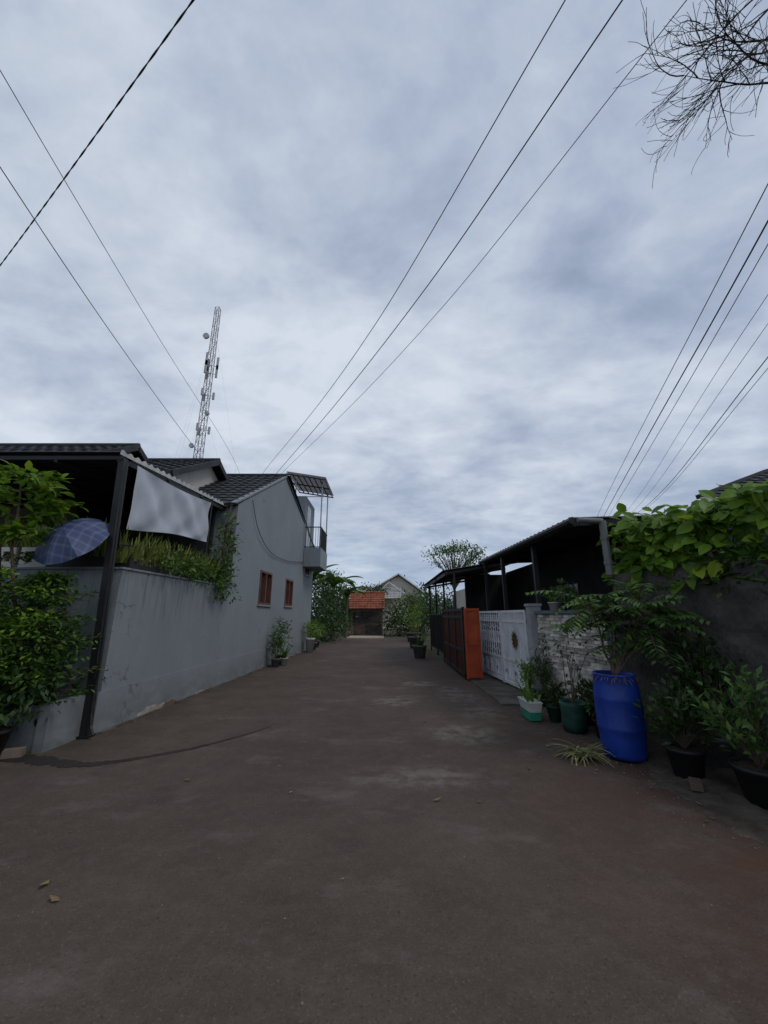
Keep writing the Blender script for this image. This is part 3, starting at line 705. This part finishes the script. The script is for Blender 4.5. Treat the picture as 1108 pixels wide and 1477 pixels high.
for y0,y1 in((7.83,9.15),(9.29,10.75)):
    for k in range(4):
        w=(y1-y0)/4; ya=y0+k*w+.05; yb=y0+(k+1)*w-.05
        mb.box(-.014,0,ya,yb,.19,.21,gk); mb.box(-.014,0,ya,yb,.48,.5,gk); mb.box(-.014,0,ya,ya+.02,.21,.48,gk); mb.box(-.014,0,yb-.02,yb,.21,.48,gk)
mb.obj('gate_leaves',white_paint,wg)
mb=MB()
for k in range(12):
    a=2*pi*k/12; c=V((GX(8.4)-.035,8.4,1.0)); mb.leaf(c,V((-.0,cos(a),sin(a))),V((-1,0,0)),.21,.085,.1,0)
for y in(8.0,8.5,9.0,9.6,10.1,10.5):
    for k in range(4): a=pi/2*k; mb.leaf(V((GX(y)-.03,y,.34)),V((0,cos(a),sin(a))),V((-1,0,0)),.06,.04,.1,0)
mb.obj('brown_ornaments',M('brass_brown',(.13,.075,.02),(.07,.04,.015),rough=.4,metal=.1),wg)
mb=MB(); mb.box(2.72,2.93,7.42,7.62,.05,1.66); mb.box(2.70,2.95,7.40,7.64,1.663,1.71); mb.obj('gate_pillar',M('pale_pillar',(.36,.37,.37),(.25,.25,.25)),wg)

sw=E('stone_clad_wall',(3.0,6.5,0)); SX=lambda y:2.86+.2*(7.4-y)
sk2=lambda pv:V((SX(pv.y)+pv.x,pv.y,pv.z)); mb=MB(); mb.box(.03,.16,5.62,7.4,0,1.5,sk2); mb.obj('core',darkwall,sw)
mb=MB(); z=.1
while z<1.46:
    h=R(.034,.062); y=5.72
    while y<7.38:
        l=R(.10,.3); y1=min(7.39,y+l); d=R(0,.05); mb.box(-d,.035,y,y1-.005,z,z+h-.005,sk2); y=y1
    z+=h
mb.obj('ledge_stones',stone,sw)
mb=MB(); mb.box(-.07,.2,5.6,7.4,1.525,1.58,sk2); mb.box(-.06,.18,5.6,5.7,0,1.52,sk2); mb.box(-.06,.18,5.71,7.4,0,.09,sk2); mb.obj('coping',M('bluegrey_render',(.14,.17,.19),(.09,.11,.12)),sw)

cw=E('rough_concrete_wall',(3.6,4.5,0)); mb=MB()
def rw(p0,p1,h):
    p0=V((*p0,0));p1=V((*p1,0)); d=(p1-p0).normalized(); nn=V((-d.y,d.x,0))
    def f(u,v): 
        b=p0.lerp(p1,u)+V((0,0,v*h)); return b+nn*(.012*sin(u*23+v*11)+.01*sin(v*37+u*5)+R(-.006,.006))
    mb.grid(f,80,50)
rw((3.3,5.58),(3.95,3.9),2.06); rw((3.95,3.9),(4.6,1.6),2.06); rw((4.6,1.6),(5.4,-3),2.06)
mb.obj('wall_face',concrete,cw)
mb=MB(); 
for a,b_ in(((3.30,5.58),(3.95,3.9)),((3.95,3.9),(4.6,1.6)),((4.6,1.6),(5.4,-3))):
    a=V((*a,0));b_=V((*b_,0)); d=(b_-a).normalized(); nn=V((d.y,-d.x,0)); 
    if nn.x<0: nn=-nn
    o=nn*.125; mb.beam(a+o+V((0,0,1.035)),b_+o+V((0,0,1.035)),.2,2.07)
mb.obj('wall_core',concrete,cw)

rc=E('carport_house',(4.5,10,0)); mb=MB()
mb.grid(lambda u,v:V((2.85+u*3.4,5.7+v*5.6,2.93+u*.10+v*.12+.025*sin(v*5.6/.2*2*pi))),1,420)
mb.obj('corrugated_roof',corr,rc)
mb=MB()
for y in(5.76,7.5,9.3,11.1): mb.beam((2.88,y,2.86+(y-5.6)*.02),(6.2,y,2.95+(y-5.6)*.02),.05,.09)
for x in(2.9,4.5): mb.beam((x,5.7,2.85+(x-2.85)*.03),(x,11.2,2.97+(x-2.85)*.03),.05,.10)
for x,y in((2.98,7.6),(2.9,9.4),(2.9,11.0)): mb.box(x-.04,x+.04,y-.04,y+.04,0,2.88)
mb.obj('steel_frame',steel_dark,rc)
mb=MB(); mb.tube([(3.22,5.52,2.84),(3.22,5.52,2.05)],.05,10); mb.tube([(2.86,5.52,2.86),(3.22,5.52,2.84)],.04,10); mb.tube([(3.22,5.52,2.62),(3.22,5.52,2.56)],.06,10); mb.tube([(3.22,5.52,2.25),(3.22,5.52,2.2)],.06,10)
mb.obj('downpipe',M('grey_pvc',(.20,.21,.21),(.13,.13,.13),rough=.5),rc)
mb=MB(); mb.tube([(2.80,5.55,2.86),(2.80,11.2,2.97)],.055,8); mb.obj('gutter',steel_dark,rc)
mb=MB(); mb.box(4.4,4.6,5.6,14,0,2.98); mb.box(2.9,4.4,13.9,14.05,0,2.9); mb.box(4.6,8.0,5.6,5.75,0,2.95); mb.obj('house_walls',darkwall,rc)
mb=MB(); mb.box(4.36,4.4,8.8,10.4,1,2.2); mb.obj('door_and_window',glass,rc)
potted('potted_plant',2.98,6.95,.09,.14,whiteplastic,'blade',L_bright,.35,.1,1.58,.7)
potted('potted_plant',3.0,6.5,.08,.12,blackpot,'bush',L_mid,.3,.1,1.58,.5)
nc=E('neighbour_carport',(3,15,0)); mb=MB()
mb.grid(lambda u,v:V((1.75+u*2.6,11.5+v*6.5,2.78+u*.42+.015*sin(v*6.5/.16*2*pi))),1,300); mb.obj('roof_sheet',corr,nc)
mb=MB()
for y in(11.6,13.7,15.8,17.9):
    mb.beam((1.8,y,2.7),(4.3,y,3.1),.05,.08); mb.box(2.06,2.12,y-.03,y+.03,0,2.75)
mb.beam((1.85,11.5,2.7),(1.85,18,2.7),.05,.1); mb.box(2.07,2.1,14.3,18,1.5,1.55); mb.box(2.07,2.1,14.3,18,.2,.25)
for i in range(30): mb.box(2.075,2.095,14.35+i*.12,14.37+i*.12,.25,1.5)
mb.obj('steel_frame',steel_dark,nc)
mb=MB(); mb.box(4.4,4.6,14.1,24,0,2.9); mb.obj('wall',creamwall,nc)
rh=E('tiled_roof_house',(12,10,0)); mb=MB(); tiled(mb,(7.4,8.6,4.15),(14,8.6,4.15),(10.6,10.0,5.32)); mb.beam((7.35,8.6,4.17),(10.6,10,5.36),.1,.1); mb.obj('roof',rooftile,rh)
mb=MB(); mb.box(7.7,14,8.8,8.9,0,4.15); mb.beam((7.35,8.53,4.06),(14,8.53,4.06),.05,.16); mb.obj('walls',creamwall,rh)

# ---------------------------------------------------------------- right foreground plants
bd=E('blue_drum_planter',(2.62,4.72,0)); mb=MB(); DC=V((2.62,4.72,.03)); sc=.86
mb.lathe(DC,[(r_*sc,z_*.96) for r_,z_ in [(0,0),(.235,0),(.25,.03),(.262,.2),(.27,.28),(.277,.30),(.27,.32),(.275,.5),(.27,.58),(.277,.60),(.27,.62),(.26,.74),(.245,.84),(.252,.85),(.252,.87),(.225,.87),(.22,.83)]],36)
mb.obj('drum',drumblue,bd,True); mb=MB(); disc(mb,DC+V((0,0,.79)),.185); mb.obj('soil',soil,bd)
mb=MB()
for k in range(60): 
    a=R(0,2*pi); mb.blade(DC+V((.17*cos(a),.17*sin(a),.80)),V((cos(a),sin(a),R(-.2,.6))),R(.06,.13),.012,1.5,4,0)
mb.obj('grass_rim',L_dry,bd)
mb=MB(); mb.mi=0; T=DC+V((0,0,.78)); tops=[]
for dx,dy,h in((.1,.0,.92),(-.15,.05,.82),(.4,-.1,.8),(.2,.2,.6),(.6,.05,.62),(.5,.1,.95)):
    tp_=T+V((dx,dy,h)); mb.mi=0; stem(mb,T,tp_,.016,.008,.02,6); tops.append(tp_)
for tp_ in tops:
    for k in range(13):
        a=R(0,2*pi); frond(mb,tp_-V((0,0,R(0,.3))),V((cos(a),sin(a),R(.0,.9))),R(.4,.72),12,.135,.046,R(.5,1.5))
mb.obj('pinnate_plant',[bark,L_fern],bd)

def shrub(name,x,y,r,h,pm_,fh,fr_,mat,k=40,size=.1,n=22):
    e=E(name,(x,y,.03)); mb=MB(); t=pot(mb,(x,y,.03),r,h); mb.obj('pot',pm_,e,True); mb=MB(); disc(mb,t,r*.93); mb.obj('soil',soil,e)
    mb=MB(); lf=MB()
    for i in range(k):
        d=rdir(.3); p=t+V((d.x*fr_*R(.4,1),d.y*fr_*R(.4,1),fh*(.5+.5*d.z*R(.4,1)))); m=t.lerp(p,.55)+V((0,0,.06))
        mb.tube([t,m,p],[.009,.005,.002],4)
        for j in range(n):
            f=R(.55,1.08); q_=t.lerp(p,f)+V((random.gauss(0,.035),random.gauss(0,.035),random.gauss(0,.03))); lf.leaf(q_,(p-t).normalized()+rdir()*.9,V((0,0,1))+rdir()*.6,size*R(.5,1.2),size*.42)
    mb.obj('stems',bark,e); lf.obj('leaves',mat,e)
shrub('potted_shrub',2.88,4.15,.16,.25,blackpot,.65,.34,L_dark,36,.09,18)
shrub('potted_shrub',3.08,3.58,.19,.28,blackpot,.75,.42,L_fern,36,.10,16)
shrub('potted_shrub',3.35,4.4,.2,.3,greypot,1.1,.4,L_dark,42,.10)
shrub('potted_shrub',3.4,3.2,.2,.3,blackpot,.9,.4,L_dark,36,.10)
shrub('potted_shrub',2.74,7.1,.12,.22,blackpot,1.0,.2,L_dark,20,.065)
shrub('potted_shrub',2.62,7.5,.11,.2,greypot,.55,.2,L_bright,18,.08,14)
e=E('green_grow_bag',(2.55,5.65,0)); mb=MB(); mb.lathe((2.55,5.7,.02),[(0,0),(.145,0),(.16,.1),(.152,.2),(.165,.30),(.16,.36),(.14,.345),(.135,.32)],18); mb.obj('bag',greenbag,e,True); mb=MB(); disc(mb,(2.55,5.7,.33),.14); mb.obj('soil',soil,e)
mb=MB(); mb.mi=0
for k in range(6): stem(mb,(2.55,5.7,.33),(2.55+R(-.22,.22),5.7+R(-.2,.2),.35+R(.4,.85)),.008,.003,.03,4,4)
mb.mi=1; clumps(mb,(2.55,5.7,.95),(.22,.2,.25),12,7,.06,.14); mb.obj('sparse_plant',[bark,L_dark],e)
for x,y,r,h in((2.75,5.35,.12,.22),(2.5,6.2,.11,.2),(2.85,5.95,.13,.25)):
    potted('potted_plant',x,y,r,h,blackpot if x>2.55 else greenbag,'bush',L_dark,.3,.12,.02,.6)
e=E('rectangular_planter',(2.2,6.25,0)); mb=MB()
def tap(z0,z1,w0,w1,l0,l1):
    cx,cy=2.2,6.35; vs=[(cx+sx*w/2,cy+sy*l/2,z) for z,w,l in((z0,w0,l0),(z1,w1,l1)) for sx,sy in((-1,-1),(1,-1),(1,1),(-1,1))]
    mb.add(vs,[(0,3,2,1),(0,1,5,4),(1,2,6,5),(2,3,7,6),(3,0,4,7)])
tap(.02,.13,.16,.17,.38,.40); mb.obj('green_base',greenplastic,e)
mb=MB(); tap(.132,.25,.16,.20,.40,.44); mb.box(2.09,2.31,6.12,6.58,.252,.268); mb.obj('white_trough',whiteplastic,e)
mb=MB()
for k in range(26): a=R(0,2*pi); mb.blade((2.2+R(-.08,.08),6.35+R(-.18,.18),.25),V((cos(a),sin(a),R(.8,3))),R(.15,.4),.03,R(.3,1.2),5,0)
mb.obj('leaves',L_bright,e)
mb=MB()
for k in range(95):
    a=R(-.6,1.0)+pi; mb.blade((2.15+R(-.08,.12),4.72+R(-.1,.12),.03+R(0,.06)),V((cos(a)*R(.5,1)*random.choice((1,1,-.6)),sin(a)+R(-.6,.3),R(0,.35))),R(.12,.36),R(.012,.022),R(.5,1.2),5,0)
mb.obj('pulled_weeds',[LEAF('weed_leaf',(.08,.10,.028),(.32,.31,.14),tr=.1)])
# broad leaves over the concrete wall
mb=MB(); mb.mi=0
for i in range(24):
    x=R(3.45,4.7); y=5.3-(x-3.45)*1.9+R(-.1,.4); stem(mb,(x+.2,y+.1,1.9),(x+R(-.2,.2),y-R(0,.3),R(2.3,2.95)),.012,.004,.04,4,4)
mb.mi=1
for i in range(1500):
    t=R(0,1); x=3.36+t*1.6; y=5.25-t*2.8+R(-.25,.6); tp_=.92-.12*sin(t*7); z=2.0+R(0,1)*tp_*(1 if y<5.3-t*2.6+.3 else 1.05)
    if z<2.1 and R(0,1)<.4: z-=R(0,.2)
    d=V((R(-1,.6),R(-1,.3),R(-.8,.4))); L=R(.11,.25); mb.bleaf((x,y,z),d,V((-.2,-.5,.8))+rdir()*.5,L,L*.62,R(.1,.4))
mb.obj('broadleaf_climber',[bark,L_bright])
mb=MB(); clumps(mb,(3.86,4.3,2.0),(.15,.5,.2),16,16,.12,.22); clumps(mb,(4.35,3.0,1.95),(.25,.7,.25),26,18,.13,.28); mb.obj('hanging_creeper',L_dark)
mb=MB()
for (x,y) in((2.85,3.2),(2.75,3.9)): mb.obox((x,y,.06),(.18,.09,.05),Matrix.Rotation(R(-1,1),3,'Z'))
mb.obj('loose_bricks',M('weathered_brick',(.13,.09,.07),(.08,.055,.045),rough=.95))

bt=E('bare_tree',(5.7,2.5,0)); mb=MB(); stem(mb,(5.7,2.5,0),(5.5,2.6,6.2),.14,.09,.05,10)
def twig(p,d,L,r,lev):
    pts=[V(p)]; rs=[r]; seg=9; d=V(d).normalized(); cur=V((R(-.1,.1),R(-.1,.1),R(-.12,.12)))
    for i in range(seg):
        d=(d+cur+V((R(-.12,.12),R(-.12,.12),R(-.12,.12)))).normalized(); pts.append(pts[-1]+d*L/seg); rs.append(max(.0022,r*(1-.82*(i+1)/seg)))
        if lev>0 and i>=1 and R(0,1)<.9:
            s_=(d+rdir()*.75+V((-.1,0,.0))).normalized(); twig(pts[-1],s_,L*R(.35,.6),r*.5,lev-1)
    mb.tube(pts,rs,4 if lev<2 else 6,False)
for d,L,r in (((-.9,.05,.75),1.6,.05),((-.9,0,.25),1.2,.045),((-.5,.1,1.2),2.4,.06)):
    p0=V((5.5,2.6,6.2)); mb.tube([p0,p0+V(d).normalized()*L],[r,r*.6],8)
for p,d,L in (((4.5,2.65,8.2),(-1,.05,-.75),1.4),((4.45,2.65,7.8),(-1,.1,-.95),1.35),((4.35,2.65,7.3),(-1,.05,-.6),1.3),((4.25,2.7,6.9),(-1,.0,-.45),1.25),((4.6,2.7,8.6),(-1,0,-.3),1.1),((4.45,2.7,7.6),(-1,.2,-.1),1.0),((4.3,2.7,7.1),(-1,.1,-.2),1.1)):
    mb.tube([(5.1,2.6,7.2),V(p)],[.03,.013],6); twig(p,d,L,.013,2)
mb.obj('branches',barkdark,bt,True)

mb=MB()
for x,y in [(-1.87,4.13),(.4,3.71),(-1.95,2.72),(-1.75,2.55),(-2.1,2.4),(.6,6.2),(-2.4,6.5),(1.9,5.1)]:
    a=R(0,6.28); mb.leaf((x,y,.012),V((cos(a),sin(a),.1)),V((0,0,1)),R(.07,.1),R(.03,.04),-.4,-.15)
for x,y in [(R(-3.2,2.3),R(1.8,14)) for _ in range(50)]+[(2.5+random.gauss(0,.2),R(3,7)) for _ in range(40)]:
    a=R(0,6.28); mb.leaf((x,y,.012),V((cos(a),sin(a),.1)),V((0,0,1)),R(.025,.06),R(.012,.03),-.4,-.15)
mb.obj('fallen_leaves',L_dry)

# ---------------------------------------------------------------- world, sun, camera
w=bpy.data.worlds.new('World'); scene.world=w; w.use_nodes=True; n=w.node_tree; bg=n.nodes['Background']
sd=V((.55,-.25,.80)).normalized()
sky=n.nodes.new('ShaderNodeTexSky'); sky.sky_type='NISHITA'; sky.sun_disc=False; sky.sun_elevation=math.asin(sd.z); sky.sun_rotation=math.atan2(sd.x,sd.y)
tc=n.nodes.new('ShaderNodeTexCoord'); s=n.nodes.new('ShaderNodeSeparateXYZ'); lk(n,tc.outputs['Generated'],s.inputs[0])
zm=MT('MAXIMUM',s.outputs[2],0.0); zd=MT('ADD',zm,.22)
cx=MT('DIVIDE',s.outputs[0],zd); cy=MT('DIVIDE',s.outputs[1],zd)
cb=n.nodes.new('ShaderNodeCombineXYZ'); lk(n,cx,cb.inputs[0]); lk(n,cy,cb.inputs[1]); cb.inputs[2].default_value=3.7
def WN(sc,det,ro,dist,off=(0,0,0),rot=0,st=(1,1,1)):
    mp=n.nodes.new('ShaderNodeMapping'); mp.inputs['Location'].default_value=off; mp.inputs['Rotation'].default_value=(0,0,rot); mp.inputs['Scale'].default_value=st
    z=n.nodes.new('ShaderNodeTexNoise'); z.inputs['Scale'].default_value=sc; z.inputs['Detail'].default_value=det; z.inputs['Roughness'].default_value=ro; z.inputs['Distortion'].default_value=dist
    lk(n,cb.outputs[0],mp.inputs[0]); lk(n,mp.outputs[0],z.inputs[0]); return z.outputs[0]
big=WN(.7,3,.5,.3,(2,5,0)); med=WN(2.6,9,.55,.25,(7,1,0),.5,(1,1.3,1)); fine=WN(7,6,.6,.2,(3,3,1),1.1,(1,1.5,1))
f=MT('ADD',MT('MULTIPLY',big,.42),MT('ADD',MT('MULTIPLY',med,.44),MT('MULTIPLY',fine,.14)))
r=n.nodes.new('ShaderNodeValToRGB'); els=r.color_ramp.elements
els[0].position=.36; els[0].color=(.28,.34,.47,1); els[1].position=.63; els[1].color=(.71,.77,.86,1)
e1=els.new(.45); e1.color=(.395,.465,.60,1); e2=els.new(.53); e2.color=(.53,.60,.715,1)
lk(n,f,r.inputs[0])
hz=MRg(zm,0,.22,.55,0)
c1=MXc(hz,r.outputs[0],(.47,.60,.78))
vm=n.nodes.new('ShaderNodeVectorMath'); vm.operation='SCALE'; vm.inputs['Scale'].default_value=10.0; lk(n,c1,vm.inputs[0])
fm=n.nodes.new('ShaderNodeMix'); fm.data_type='RGBA'; fm.inputs[0].default_value=.92; lk(n,sky.outputs[0],fm.inputs[6]); lk(n,vm.outputs[0],fm.inputs[7])
lk(n,fm.outputs[2],bg.inputs[0]); bg.inputs[1].default_value=.1
sl=bpy.data.lights.new('sun','SUN'); sl.energy=1.0; sl.angle=radians(20); sl.color=(1,.94,.86); so=bpy.data.objects.new('sun',sl); scene.collection.objects.link(so); so.rotation_euler=sd.to_track_quat('Z','Y').to_euler(); so.location=(10,-5,20)
cam=bpy.data.cameras.new('camera'); co=bpy.data.objects.new('camera',cam); scene.collection.objects.link(co); scene.camera=co
cam.sensor_fit='VERTICAL'; cam.sensor_height=36; cam.lens=36*555/1477; cam.clip_start=.05; cam.clip_end=2000
co.location=(0,0,1.5); co.rotation_euler=(radians(105),0,0)
scene.view_settings.view_transform='Standard'; scene.view_settings.look='None'; scene.view_settings.exposure=0
